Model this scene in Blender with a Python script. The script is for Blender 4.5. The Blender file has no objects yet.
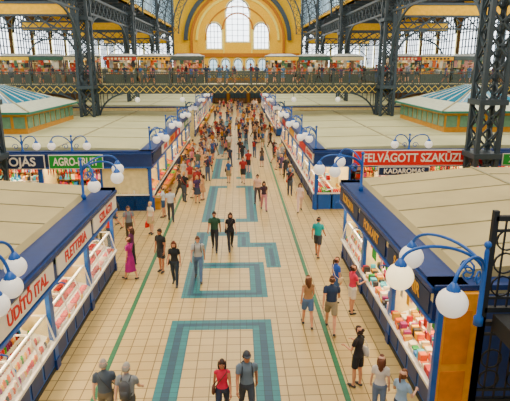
import bpy, math, random
from mathutils import Matrix, Vector
random.seed(7)
sc=bpy.context.scene
COL=sc.collection
# ---------------------------------------------------------------- materials
_m={}
def P(name,col,rough=.6,metal=0.0,emit=0.0,noise=.12,scale=4.0,ecol=None,alpha=None):
    if name in _m: return _m[name]
    m=bpy.data.materials.new(name); m.use_nodes=True
    nt=m.node_tree; b=nt.nodes['Principled BSDF']
    b.inputs['Roughness'].default_value=rough; b.inputs['Metallic'].default_value=metal
    if alpha is not None: b.inputs['Alpha'].default_value=alpha
    c=(col[0],col[1],col[2],1)
    if noise>0:
        tc=nt.nodes.new('ShaderNodeTexCoord'); n=nt.nodes.new('ShaderNodeTexNoise'); n.inputs['Scale'].default_value=scale
        n.inputs['Detail'].default_value=3
        r=nt.nodes.new('ShaderNodeValToRGB')
        r.color_ramp.elements[0].position=.3; r.color_ramp.elements[1].position=.7
        r.color_ramp.elements[0].color=tuple(x*(1-noise) for x in col[:3])+(1,)
        r.color_ramp.elements[1].color=tuple(min(1,x*(1+noise)) for x in col[:3])+(1,)
        nt.links.new(tc.outputs['Object'],n.inputs['Vector']); nt.links.new(n.outputs['Fac'],r.inputs['Fac'])
        nt.links.new(r.outputs['Color'],b.inputs['Base Color'])
    else: b.inputs['Base Color'].default_value=c
    if emit>0:
        e=ecol or col
        b.inputs['Emission Color'].default_value=(e[0],e[1],e[2],1); b.inputs['Emission Strength'].default_value=emit
    _m[name]=m; return m
def hexc(h,sat=1.35):
    h=h.lstrip('#'); o=[]
    for i in (0,2,4):
        v=int(h[i:i+2],16)/255; o.append(v/12.92 if v<=.04045 else ((v+.055)/1.055)**2.4)
    l=.3*o[0]+.59*o[1]+.11*o[2]
    return tuple(min(1,max(.002,l+(x-l)*sat)) for x in o)
def C(h,rough=.65,**k): return P('paint_'+h.strip('#'),hexc(h),rough,**k)
def tilemat(name,ca,cb,cm,size,rough=.3,mort=.012):
    m=bpy.data.materials.new(name); m.use_nodes=True; nt=m.node_tree; b=nt.nodes['Principled BSDF']
    tc=nt.nodes.new('ShaderNodeTexCoord'); br=nt.nodes.new('ShaderNodeTexBrick')
    br.offset=0; br.squash=1
    br.inputs['Scale'].default_value=1; br.inputs['Brick Width'].default_value=size; br.inputs['Row Height'].default_value=size
    br.inputs['Mortar Size'].default_value=mort; br.inputs['Mortar Smooth'].default_value=.1
    br.inputs['Color1'].default_value=ca+(1,); br.inputs['Color2'].default_value=cb+(1,); br.inputs['Mortar'].default_value=cm+(1,)
    n=nt.nodes.new('ShaderNodeTexNoise'); n.inputs['Scale'].default_value=.35; n.inputs['Detail'].default_value=4
    mx=nt.nodes.new('ShaderNodeMix'); mx.data_type='RGBA'; mx.blend_type='MULTIPLY'; mx.inputs[0].default_value=.35
    r=nt.nodes.new('ShaderNodeValToRGB'); r.color_ramp.elements[0].position=.3; r.color_ramp.elements[0].color=(.6,.6,.6,1); r.color_ramp.elements[1].position=.65
    nt.links.new(tc.outputs['Object'],br.inputs['Vector']); nt.links.new(tc.outputs['Object'],n.inputs['Vector'])
    nt.links.new(n.outputs['Fac'],r.inputs['Fac'])
    nt.links.new(br.outputs['Color'],mx.inputs[6]); nt.links.new(r.outputs['Color'],mx.inputs[7])
    nt.links.new(mx.outputs[2],b.inputs['Base Color'])
    b.inputs['Roughness'].default_value=rough
    return m
IRON=P('iron_blue_grey',hexc('38434a'),.5,.1)
IRON2=P('iron_dark',hexc('23272b'),.5,.3)
RAIL=P('railing_grey_green',hexc('48544f',1.1),.5,.1)
NAVY=P('navy_paint',hexc('0c3468'),.4)
BLUE=P('blue_paint',hexc('1058a0'),.35)
OCHRE=P('ochre_plaster',hexc('eabc38'),.85)
OCHRE2=P('ochre_light',hexc('f2d988'),.8)
ORANGE=P('terracotta_band',hexc('a8702c'),.8)
BRICK=tilemat('brick_wall',hexc('b08448'),hexc('a07440'),hexc('7c6248'),.5,.85,.03)
ROOF=P('roof_sheet_beige',hexc('b9ad86',1.25),.8,noise=.12,scale=.6)
ROOFG=P('roof_sheet_green_beige',hexc('c0bf98',1.25),.8,noise=.1,scale=.5)
SEAM=P('roof_seam',hexc('a09a7c',1.2),.7)
WHITE=P('white_enamel',hexc('f1efe6'),.4,noise=.03)
GLOBE=P('opal_glass',hexc('f6f3ea'),.2,emit=.45,ecol=(1,.96,.88),noise=.02)  # unlit globes; a faint glow is put into the glass
GLOBEW=P('opal_glass_lit',hexc('fff0d0'),.2,emit=1.6,ecol=(1,.80,.45),noise=.02)
PANE=P('daylight_pane',hexc('d8e8f5'),.3,emit=5,ecol=(.88,.94,1.0),noise=.1,scale=.6)
PANE2=P('daylight_pane_dim',hexc('a8c8d8'),.3,emit=1.6,ecol=(.62,.82,.95),noise=.1,scale=.6)
TUBE=P('warm_tube_lamp',(1,.9,.7),.4,emit=14,ecol=(1,.84,.56),noise=0)
BGLASS=P('skylight_teal_glass',hexc('3a7f9a'),.15,noise=.15)
WOOD=P('roof_timber',hexc('6e5236'),.8)
CREAM=P('cream_panel',hexc('e8dcb0'),.6)
GLASS=P('counter_glass',(.75,.88,.95),.05,alpha=.2,noise=0)
KTOP=P('kiosk_roof_grey',hexc('b8beb8',1.0),.6)
# ---------------------------------------------------------------- mesh builder
class MB:
    def __init__(s): s.v=[];s.f=[];s.mi=[];s.sm=[];s.mats=[]
    def k(s,m):
        if m not in s.mats: s.mats.append(m)
        return s.mats.index(m)
    def add(s,vs,fs,m,smooth=False):
        o=len(s.v); s.v.extend([tuple(v) for v in vs]); i=s.k(m)
        for f in fs: s.f.append(tuple(a+o for a in f)); s.mi.append(i); s.sm.append(smooth)
    def box(s,a,b,m):
        x0,y0,z0=[min(a[i],b[i]) for i in range(3)]; x1,y1,z1=[max(a[i],b[i]) for i in range(3)]
        s.add([(x0,y0,z0),(x1,y0,z0),(x1,y1,z0),(x0,y1,z0),(x0,y0,z1),(x1,y0,z1),(x1,y1,z1),(x0,y1,z1)],
          [(0,3,2,1),(4,5,6,7),(0,1,5,4),(1,2,6,5),(2,3,7,6),(3,0,4,7)],m)
    def beam(s,p,q,t,m,t2=None):
        p=Vector(p);q=Vector(q);d=q-p
        if d.length<1e-6: return
        d.normalize(); up=Vector((0,0,1)) if abs(d.z)<.95 else Vector((0,1,0))
        a=d.cross(up).normalized()*t*.5; b=d.cross(a).normalized()*(t2 or t)*.5
        vs=[p-a-b,p+a-b,p+a+b,p-a+b,q-a-b,q+a-b,q+a+b,q-a+b]
        s.add(vs,[(0,1,2,3),(7,6,5,4),(0,4,5,1),(1,5,6,2),(2,6,7,3),(3,7,4,0)],m)
    def quad(s,a,b,c,d,m): s.add([a,b,c,d],[(0,1,2,3)],m)
    def tube(s,path,rad,m,n=8,sm=True):
        path=[Vector(p) for p in path]; N=len(path)
        if not isinstance(rad,(list,tuple)): rad=[rad]*N
        vs=[];prev=None
        for i,p in enumerate(path):
            d=(path[min(i+1,N-1)]-path[max(i-1,0)]).normalized()
            if prev is None: a=d.orthogonal().normalized()
            else:
                a=prev-d*prev.dot(d); a=a.normalized() if a.length>1e-5 else d.orthogonal().normalized()
            prev=a; b=d.cross(a)
            for j in range(n):
                t=2*math.pi*j/n; vs.append(p+(a*math.cos(t)+b*math.sin(t))*rad[i])
        fs=[]
        for i in range(N-1):
            for j in range(n):
                k=(j+1)%n; fs.append((i*n+j,i*n+k,(i+1)*n+k,(i+1)*n+j))
        fs.append(tuple(range(n-1,-1,-1))); fs.append(tuple((N-1)*n+j for j in range(n)))
        s.add(vs,fs,m,sm)
    def capsule(s,p,q,r0,r1,m,n=10):
        p=Vector(p);q=Vector(q);d=(q-p).normalized()
        s.tube([p-d*r0*.95,p-d*r0*.7,p-d*.0,p.lerp(q,.5),q,q+d*r1*.7,q+d*r1*.95],[r0*.25,r0*.7,r0,(r0+r1)/2,r1,r1*.7,r1*.25],m,n)
    def sec(s,secs,m,n=12,sm=True):
        vs=[]
        for (x,y,z,rx,ry) in secs:
            for j in range(n):
                t=2*math.pi*j/n; vs.append((x+rx*math.cos(t),y+ry*math.sin(t),z))
        fs=[];N=len(secs)
        for i in range(N-1):
            for j in range(n):
                k=(j+1)%n; fs.append((i*n+j,i*n+k,(i+1)*n+k,(i+1)*n+j))
        fs.append(tuple(range(n-1,-1,-1))); fs.append(tuple((N-1)*n+j for j in range(n)))
        s.add(vs,fs,m,sm)
    def sph(s,c,r,m,n=10,k=6,z0=-1,z1=1):
        if not isinstance(r,(list,tuple)): r=(r,r,r)
        a0=math.asin(z0);a1=math.asin(z1);secs=[]
        for i in range(k+1):
            a=a0+(a1-a0)*i/k; q=max(math.cos(a),.02); secs.append((c[0],c[1],c[2]+r[2]*math.sin(a),r[0]*q,r[1]*q))
        s.sec(secs,m,n)
    def mesh(s,name):
        me=bpy.data.meshes.new(name); me.from_pydata(s.v,[],s.f)
        for m in s.mats: me.materials.append(m)
        me.polygons.foreach_set('material_index',s.mi); me.polygons.foreach_set('use_smooth',s.sm); me.update(); return me
    def obj(s,name,parent=None,M=None):
        return put(name,s.mesh(name),parent,M)
def put(name,me,parent=None,M=None):
    o=bpy.data.objects.new(name,me); COL.objects.link(o)
    if parent: o.parent=parent
    if M is not None: o.matrix_local=M
    return o
def empty(name,M=None):
    o=bpy.data.objects.new(name,None); COL.objects.link(o); o.empty_display_size=.2
    if M is not None: o.matrix_world=M
    return o
def text(name,s,M,size,m,parent=None,ext=.01,maxw=None):
    c=bpy.data.curves.new(name,'FONT'); c.body=s; c.size=size; c.align_x='CENTER'; c.align_y='CENTER'; c.extrude=ext
    c.offset=size*.018
    c.materials.append(m); o=bpy.data.objects.new(name,c); COL.objects.link(o)
    if parent: o.parent=parent
    if maxw:
        est=len(s)*size*.66
        if est>maxw: M=M@Matrix.Diagonal((maxw/est,1,1,1))
    o.matrix_local=M; return o
def frameM(o,kind):
    if kind=='L': U=Vector((0,1,0));N=Vector((1,0,0))
    elif kind=='R': U=Vector((0,-1,0));N=Vector((-1,0,0))
    else: U=Vector((1,0,0));N=Vector((0,-1,0))
    M=Matrix.Identity(4)
    for i in range(3): M[i][0]=U[i];M[i][1]=-N[i];M[i][3]=o[i]
    return M
TEXTROT=Matrix.Rotation(math.pi/2,4,'X')
# ---------------------------------------------------------------- floor
FLT=tilemat('floor_tiles_beige',hexc('c6b083',1.3),hexc('baa376',1.3),hexc('665738'),.40,.42,.014)
TEAL=tilemat('floor_tiles_teal',hexc('06646a'),hexc('0a7276'),hexc('063c40'),.20,.5,.008)
TEALD=tilemat('floor_tiles_dark_teal',hexc('063e50'),hexc('08485a'),hexc('042c38'),.20,.5,.008)
GREEN=tilemat('floor_tiles_green',hexc('086a48'),hexc('0c6040'),hexc('08402c'),.20,.5,.008)
b=MB(); b.box((-26,-3,-.2),(26,112,0),FLT); b.obj('floor')
b=MB()
def strip(x0,y0,x1,y1,m,z=.004): b.box((x0,y0,.0005),(x1,y1,z),m)
for gx in (-3.72,2.58): strip(gx,-3,gx+.15,105,GREEN)
def frame(x0,y0,x1,y1,w,m,z=.004):
    strip(x0,y0,x1,y0+w,m,z); strip(x0,y1-w,x1,y1,m,z); strip(x0,y0+w,x0+w,y1-w,m,z); strip(x1-w,y0+w,x1,y1-w,m,z)
def pat(x0,y0,x1,y1):
    frame(x0,y0,x1,y1,.62,TEAL,.004); frame(x0+.2,y0+.2,x1-.2,y1-.2,.2,TEALD,.006)
pat(-2.2,4.5,1.0,14.7)
def kstrip(x0,y0,x1,y1):
    strip(x0,y0,x1,y1,TEAL)
    strip(x0+.2,y0+.2,x1-.2,y1-.2,TEALD,.006)
pat(-2.1,16.3,1.0,19.6)
kstrip(-2.1,19.6,-1.5,23.6); kstrip(-1.5,23.0,.5,23.6); kstrip(-.1,21.4,.5,23.0); kstrip(.5,21.4,1.7,22.0); kstrip(1.1,19.0,1.7,21.4)
y=25.2
while y<104:
    kstrip(-2.0,y,-1.4,y+8.2); kstrip(.4,y,1.0,y+8.2); strip(-1.4,y,-.8,y+.6,TEAL); strip(-.2,y,.4,y+.6,TEAL)
    strip(-1.4,y+7.6,-.8,y+8.2,TEAL); strip(-.2,y+7.6,.4,y+8.2,TEAL); y+=10.4
b.obj('floor_tile_inlay')
# ---------------------------------------------------------------- hall shell
def arch_pts(cx,z0,z1,w,n=12):
    r=w/2; zc=z1-r; pts=[(cx-r,z0),(cx+r,z0)]
    for i in range(n+1):
        a=math.pi*i/n; pts.append((cx+r*math.cos(a),zc+r*math.sin(a)))
    return pts
def arch_panel(b,fn,cx,z0,z1,w,dep,m):
    pts=arch_pts(cx,z0,z1,w); b.add([fn(p[0],dep,p[1]) for p in pts],[tuple(range(len(pts)))],m)
def window(name,fn,cx,z0,z1,w,pane,framecol=CREAM,nx=4,dz=1.1):
    b=MB(); arch_panel(b,fn,cx,z0-.3,z1+.35,w+.7,.06,framecol); arch_panel(b,fn,cx,z0,z1,w,.12,pane)
    r=w/2;zc=z1-r
    for i in range(1,nx):
        x=cx-r+w*i/nx; h=zc+math.sqrt(max(0,r*r-(x-cx)**2)); b.beam(fn(x,.18,z0),fn(x,.18,h),.12,IRON)
    z=z0+dz
    while z<z1-.3:
        hw=r if z<zc else math.sqrt(max(0,r*r-(z-zc)**2)); b.beam(fn(cx-hw,.18,z),fn(cx+hw,.18,z),.09,IRON); z+=dz
    for i in range(12):
        a=math.pi*i/12;c=math.pi*(i+1)/12
        b.beam(fn(cx+r*math.cos(a),.16,zc+r*math.sin(a)),fn(cx+r*math.cos(c),.16,zc+r*math.sin(c)),.16,IRON)
    b.obj(name)
YE=110
b=MB(); b.box((-26,YE,0),(26,YE+.5,28),OCHRE); 
b.box((-13,YE-.25,9.6),(13,YE,10.4),ORANGE); b.box((-26,YE-.2,5.8),(26,YE,6.3),CREAM); b.box((-26,YE-.18,0),(26,YE,5.8),BRICK)
def ring(b,cx,zc,r0,r1,y0,y1,m,n=28,a0=0,a1=math.pi):
    for i in range(n):
        a=a0+(a1-a0)*i/n;c=a0+(a1-a0)*(i+1)/n
        p=lambda r,t,y:(cx+r*math.cos(t),y,zc+r*math.sin(t))
        b.add([p(r0,a,y0),p(r1,a,y0),p(r1,c,y0),p(r0,c,y0),p(r0,a,y1),p(r1,a,y1),p(r1,c,y1),p(r0,c,y1)],
          [(0,1,2,3),(7,6,5,4),(0,3,7,4),(1,5,6,2)],m)
ring(b,0,13,9.4,9.9,YE-.6,YE,ORANGE); ring(b,0,13,8.3,8.8,YE-.4,YE,OCHRE2); ring(b,0,13,10.4,11.2,YE-.8,YE,IRON)
ring(b,0,15.2,3.0,3.3,YE-.35,YE,ORANGE,16); ring(b,0,13,6.6,6.8,YE-.3,YE,ORANGE,20)
for x in (-9.9,9.4): b.box((x,YE-.6,6.3),(x+.5,YE,13),ORANGE)
for x in (-3.1,2.8): b.box((x,YE-.3,10.4),(x+.3,YE,15.2),OCHRE2)
b.obj('wall_end')
fe=lambda x,d,z:(x,YE-d,z)
# entrance doors in the end wall: dark recesses with glazed leaves
for i,cx in enumerate((-8.6,-4.3,0,4.3,8.6)):
    b=MB(); w=3.4
    b.box((cx-w/2-.2,YE-.3,0),(cx+w/2+.2,YE-.19,4.5),WOOD); b.box((cx-w/2,YE-.34,0),(cx+w/2,YE-.3,4.3),IRON2)
    for k in range(4):
        x0=cx-w/2+.1+k*.82; b.box((x0,YE-.38,.15),(x0+.7,YE-.34,1.1),WOOD); b.box((x0,YE-.37,1.2),(x0+.7,YE-.34,2.6),P('door_glass',hexc('3c4c54'),.15)); b.box((x0,YE-.37,2.9),(x0+.7,YE-.34,4.1),PANE2)
    b.obj('door_%d'%(i+1))
n=1
for cx,z0,z1,w in ((0,12.8,21,4.6),(-4.9,11.4,16.4,2.9),(4.9,11.4,16.4,2.9)):
    window('window_%d'%n,fe,cx,z0,z1,w,PANE,CREAM); n+=1
for cx in (-5.2,-2.6,0,2.6,5.2):
    window('window_%d'%n,fe,cx,6.9,9.2,1.5,PANE2,CREAM,2); n+=1
for sx in (-1,1):
    for cx in (15.0,18.1,21.2,24.3):
        window('window_%d'%n,fe,sx*cx,7.6,14.3,2.6,PANE,CREAM,4,.8); n+=1
for sx,nm in ((-1,'left'),(1,'right')):
    b=MB(); b.box((sx*26,-3,0),(sx*26.5,YE+.5,15.2),BRICK); b.box((sx*25.8,-3,5.8),(sx*26,YE,6.3),CREAM)
    b.box((sx*25.8,-3,14.3),(sx*26,YE,15),OCHRE)
    b.obj('wall_'+nm)
    f2=(lambda x,d,z:(-26+d,x,z)) if sx<0 else (lambda x,d,z:(26-d,x,z))
    y=33
    while y<108:
        window('window_%d'%n,f2,y,7.6,14,4.8,PANE,CREAM,6,.8); n+=1; y+=6.2
    b=MB(); b.box((sx*13.2,-3,15),(sx*13.5,YE,22.5),OCHRE)
    y=50
    while y<108:
        b.box((sx*13.1,y,15.6),(sx*13.18,y+5.4,22),PANE2)
        for q in range(6): b.box((sx*13.0,y+q*1.08-.05,15.6),(sx*13.1,y+q*1.08+.05,22),IRON)
        for q in range(7): b.box((sx*13.0,y,15.6+q*1.06-.04),(sx*13.1,y+5.4,15.6+q*1.06+.04),IRON)
        y+=6.33
    b.obj('wall_clerestory_'+nm)
    b=MB(); b.box((sx*13.2,-3,15),(sx*26.3,YE,15.2),WOOD)
    y=0
    while y<YE: b.box((sx*13.3,y,14.7),(sx*26,y+.2,15),IRON); y+=3
    b.obj('ceiling_aisle_'+nm)
    b=MB()
    b.add([(sx*13.5,-3,22.5),(sx*4,-3,27.5),(sx*4,YE,27.5),(sx*13.5,YE,22.5)],[(0,1,2,3)],WOOD)
    b.obj('ceiling_nave_'+nm)
b=MB(); y=-3
while y<YE: b.box((-4,y,27.4),(4,y+.15,27.6),IRON); y+=2
b.obj('ceiling_skylight_bars')
def lattice(b,p,q,side,wd,m,step=None,t=.07):
    p=Vector(p);q=Vector(q);sd=Vector(side); L=(q-p).length; nn=max(1,int(L/(step or sd.length)))
    for i in range(nn):
        a=p.lerp(q,i/nn);c=p.lerp(q,(i+1)/nn); b.beam(a,c+sd,t,m);b.beam(a+sd,c,t,m)
def column(x,y):
    b=MB(); h=.55; H=22.5
    for dx in (-h,h):
        for dy in (-h,h):
            b.box((dx-.11,dy-.11,0),(dx+.11,dy+.11,H),IRON)
    for p,sd in (((-h,-h,0),(2*h,0,0)),((-h,h,0),(2*h,0,0)),((-h,-h,0),(0,2*h,0)),((h,-h,0),(0,2*h,0))):
        lattice(b,p,(p[0],p[1],H),sd,0,IRON,1.15,.09)
    for z in (0,3.2,6.0,11.6,13.8): b.box((-h-.2,-h-.2,z),(h+.2,h+.2,z+.28),IRON)
    b.obj('iron_column',None,Matrix.Translation((x,y,0)))
CY=[26.3,45.0,64.2,83.2,102.2]
for y in CY:
    for x in (-13.1,13.1): column(x,y)
def arch_truss(cx,y,zc,r0,r1,a0=0,a1=math.pi,n=26):
    b=MB()
    def p(r,t): return (cx+r*math.cos(t),y,zc+r*math.sin(t))
    for i in range(n):
        a=a0+(a1-a0)*i/n;c=a0+(a1-a0)*(i+1)/n
        b.beam(p(r0,a),p(r0,c),.2,IRON);b.beam(p(r1,a),p(r1,c),.22,IRON)
        b.beam(p(r0,a),p(r1,c),.09,IRON);b.beam(p(r1,a),p(r0,c),.09,IRON);b.beam(p(r0,a),p(r1,a),.09,IRON)
    return b
for y in CY[1:]:
    b=arch_truss(0,y,13.8,11.4,12.6); b.obj('roof_arch_truss')
for sx in (-1,1):
    for y in CY:
        b=MB(); b.box((sx*13.6,y-.2,12.1),(sx*25.9,y+.2,12.9),OCHRE); b.box((sx*13.6,y-.25,12.9),(sx*25.9,y+.25,13.1),IRON);b.box((sx*13.6,y-.25,11.95),(sx*25.9,y+.25,12.1),IRON)
        b.beam((sx*13.6,y,10.2),(sx*17,y,11.9),.15,IRON)
        lattice(b,(sx*13.6,y,11.0),(sx*25.9,y,11.0),(0,0,.95),0,IRON,.95,.08); b.beam((sx*13.6,y,11),(sx*25.9,y,11),.14,IRON)
        for k in range(8):
            a=math.pi/2*k/8;c=math.pi/2*(k+1)/8
            for xc,sg in ((13.6+3,-1),(25.8-3,1)):
                b.beam((sx*(xc+sg*3*math.cos(a)),y,8+3*math.sin(a)),(sx*(xc+sg*3*math.cos(c)),y,8+3*math.sin(c)),.16,IRON)
        b.obj('aisle_beam')
    for i in range(len(CY)-1):
        y0,y1=CY[i]+.8,CY[i+1]-.8
        b=MB(); x=sx*13.1
        b.beam((x,y0,13.8),(x,y1,13.8),.22,IRON);b.beam((x,y0,12.4),(x,y1,12.4),.18,IRON)
        lattice(b,(x,y0,12.4),(x,y1,12.4),(0,0,1.4),0,IRON,1.4,.08)
        for k in range(10):
            a=math.pi/2*k/10;c=math.pi/2*(k+1)/10
            for yc,sg in ((y0+5,-1),(y1-5,1)):
                b.beam((x,yc+sg*5*math.cos(a),8+4.4*math.sin(a)),(x,yc+sg*5*math.cos(c),8+4.4*math.sin(c)),.16,IRON)
                b.beam((x,yc+sg*5*math.cos(a),8+4.4*math.sin(a)),(x,yc+sg*5*math.cos(a),12.4),.07,IRON)
        b.obj('nave_girder')
def railing(b,p,q,z,m=RAIL,h=1.05,sp=.16,bar=.03):
    p=Vector((p[0],p[1],z));q=Vector((q[0],q[1],z));L=(q-p).length;U=Vector((0,0,1))
    b.beam(p+U*h,q+U*h,.1,m);b.beam(p+U*.12,q+U*.12,.07,m);b.beam(p+U*(h-.22),q+U*(h-.22),.05,m)
    nn=int(L/sp)
    for i in range(nn+1):
        a=p.lerp(q,i/nn); b.beam(a,a+U*h,bar,m)
    k=max(1,int(L/.8))
    for i in range(k):
        a=p.lerp(q,i/k);c=p.lerp(q,(i+1)/k); b.beam(a+U*.12,c+U*(h-.22),bar,m);b.beam(c+U*.12,a+U*(h-.22),bar,m)
    k=max(1,int(L/2.4))
    for i in range(k+1):
        a=p.lerp(q,i/k); b.beam(a,a+U*(h+.12),.12,m)
for sx in (-1,1):
    b=MB(); b.box((sx*21,51,5.9),(sx*25.7,99.5,6.3),CREAM); b.box((sx*20.9,51,5.6),(sx*21.1,99.5,6.35),IRON); railing(b,(sx*21,51),(sx*21,99.5),6.3,sp=.4,bar=.04); b.obj('side_gallery')
def bridge(y0,y1,detail=True):
    b=MB(); b.box((-25.7,y0,6.0),(25.7,y1,6.3),CREAM)
    for y in (y0,y1):
        b.box((-25.7,y-.06,5.55),(25.7,y+.06,6.32),IRON)
        b.box((-25.7,y-.1,6.22),(25.7,y+.1,6.34),RAIL)
        lattice(b,(-25.7,y-.1,5.6),(25.7,y-.1,5.6),(0,0,.6),0,OCHRE2,.6,.04)
    x=-25
    while x<26: b.box((x-.08,y0,5.7),(x+.08,y1,6.0),IRON); x+=2.2
    railing(b,(-25.6,y0),(25.6,y0),6.34,sp=.18 if detail else .4,bar=.035)
    railing(b,(-25.6,y1),(25.6,y1),6.34,sp=.4,bar=.035)
    for cx in (-13.1,13.1):
        for sg in (-1,1):
            for k in range(8):
                a=math.pi/2*k/8;c=math.pi/2*(k+1)/8
                x0=cx+sg*3.4
                f=lambda t:(x0-sg*2.8*math.cos(t),y0,3.2+2.4*math.sin(t))
                b.beam(f(a),f(c),.14,IRON); b.beam(f(a),(f(a)[0],y0,5.6),.06,IRON)
    b.obj('gallery_bridge')
bridge(45.95,50.6); bridge(103.2,107,False)
gc=[C(h,.6) for h in ('c8372d','e8b73a','2f6fb0','f0ead8','3a8c4c','d9762b','8c3b6b','f4c9c9','2b2b30','6db3c9','b8935a','b02828','e8dcc0')]
gk=[C(h,.6) for h in ('e6e2d4','c8c4b8','9aa0a0','b04a3c','e8b840','5a7898','f0ead8','7a6a58','c89890','5c8068','3a3c40','e0d0a0','c8703c')]
def goods_row(b,x0,x1,w0,w1,z,hmin,hmax,smin=.08,smax=.3,pal=None):
    x=x0
    while x<x1:
        s=random.uniform(smin,smax)
        if random.random()<.9: b.box((x+.01,w0+random.uniform(0,.05),z),(min(x+s,x1),w1,z+random.uniform(hmin,hmax)),random.choice(pal or gc))
        x+=s
KLAMP=P('kiosk_warm_lamp',(1,.85,.6),.4,emit=16,ecol=(1,.84,.56),noise=0)
def kiosk_mesh(i):
    b=MB(); L=3.0
    b.box((0,0,0),(L,.06,.85),RAIL); b.box((0,0,.85),(L,.7,.92),WOOD); b.box((0,1.3,0),(L,1.36,2.6),CREAM)
    for x in (0,L-.08): b.box((x,0,0),(x+.08,.08,2.5),IRON)
    for z in (.95,1.45,1.95): goods_row(b,.05,L-.05,.9,1.25,z,.25,.48,.1,.4,gk); b.box((0,.9,z-.03),(L,1.3,z),CREAM)
    goods_row(b,.1,L-.1,.1,.6,.92,.1,.4,pal=gk)
    for k in range(8):
        x=.15+k*.34; h=random.uniform(.35,.9)
        if random.random()<.55: b.box((x,.12,2.3-h),(x+.28,.15,2.3),random.choice(gk))
    b.box((-.05,-.2,2.42),(L+.05,1.5,2.5),IRON); b.box((0,-.22,2.12),(L,-.18,2.42),(RAIL,C('e0b030'),C('3a5a4c'),C('d8cca8'),C('a8483c'),C('e8c860'))[i%6])
    for k in range(7): b.box((.35+k*.34,-.235,2.19),(.35+k*.34+.2,-.22,2.35),(CREAM,IRON2,CREAM,IRON2,CREAM,IRON2)[i%6]) if i in (1,4) else None
    b.sec([(L/2,.65,2.5,L/2+.1,.9),(L/2,.65,2.72,1.0,.4)],KTOP,4,False)
    b.tube([(.2,.5,2.38),(L-.2,.5,2.38)],.05,KLAMP,6)
    return b.mesh('kiosk_body')
KM=[kiosk_mesh(i) for i in range(6)]
for i,x in enumerate([-25.3,-22.2,-19.1,-16.0,-12.4,-9.3,-6.2,2.6,5.7,8.8,14.2,17.3,20.4]):
    e=empty('gallery_kiosk',Matrix.Translation((x,48.5,6.3))); put('kiosk_body',KM[(i*5)%6 if i%2 else i%6],e)
# ---------------------------------------------------------------- stalls
LM=3.4
def frame_mesh(top):
    b=MB(); L=LM
    b.box((0.06,0,0),(L-.06,.85,.12),IRON2); b.box((.06,.02,.12),(L-.06,.85,.8),BLUE)
    for i in range(4):
        x=.15+i*.8; b.box((x,.0,.2),(x+.66,.02,.72),NAVY)
    b.box((0,-.1,.8),(L,.05,.88),WHITE)
    b.add([(0,-.08,.86),(L,-.08,.86),(L,.95,1.2),(0,.95,1.2)],[(0,1,2,3)],WHITE)
    b.box((.0,.85,.0),(L,.95,1.2),WHITE)
    for x in (0,L-.12): 
        b.box((x,-.02,0),(x+.12,.1,3.25),BLUE); b.box((x-.02,-.05,0),(x+.14,.13,.3),NAVY); b.box((x-.02,-.05,2.4),(x+.14,.13,2.55),NAVY)
    b.box((0,.08,0),(.04,2.6,2.9),CREAM)
    b.box((-.0,-.2,2.55),(L,-.08,3.3),NAVY); b.box((0,-.26,3.22),(L,.02,3.34),NAVY); b.box((0,-.24,2.5),(L,.0,2.58),BLUE)
    b.box((.14,-.235,2.66),(L-.14,-.2,3.16),top)
    b.box((0,-.05,2.9),(L,2.7,2.95),CREAM); b.box((0,2.6,0),(L,2.66,2.9),CREAM)
    for z in (.9,1.35,1.8,2.25): b.box((.05,2.2,z-.03),(L-.05,2.6,z),WOOD)
    b.tube([(.3,1.2,2.8),(L-.3,1.2,2.8)],.05,TUBE,6)
    b.tube([(.06,-.0,2.3),(.06,-.12,2.42),(.06,-.3,2.5),(.06,-.42,2.46),(.06,-.4,2.38)],.02,BLUE,6)
    return b.mesh('stall_frame')
fruit=[hexc(h) for h in ('d8261c','f08a1c','f2c21e','4f9a2e','8ab53a','7a2346','c8452c','e9dcb0','b2301f','f5a53a')]
fm=[P('produce_%d'%i,c,.4,noise=.25,scale=9) for i,c in enumerate(fruit)]
meat=[P('meat_%d'%i,hexc(h),.4,noise=.3,scale=12) for i,h in enumerate(('b8323a','d6686a','e8a59a','8a2a24','f0d8c8'))]
def slope(w): return .87+(w+.08)*(.34/1.03)
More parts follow.
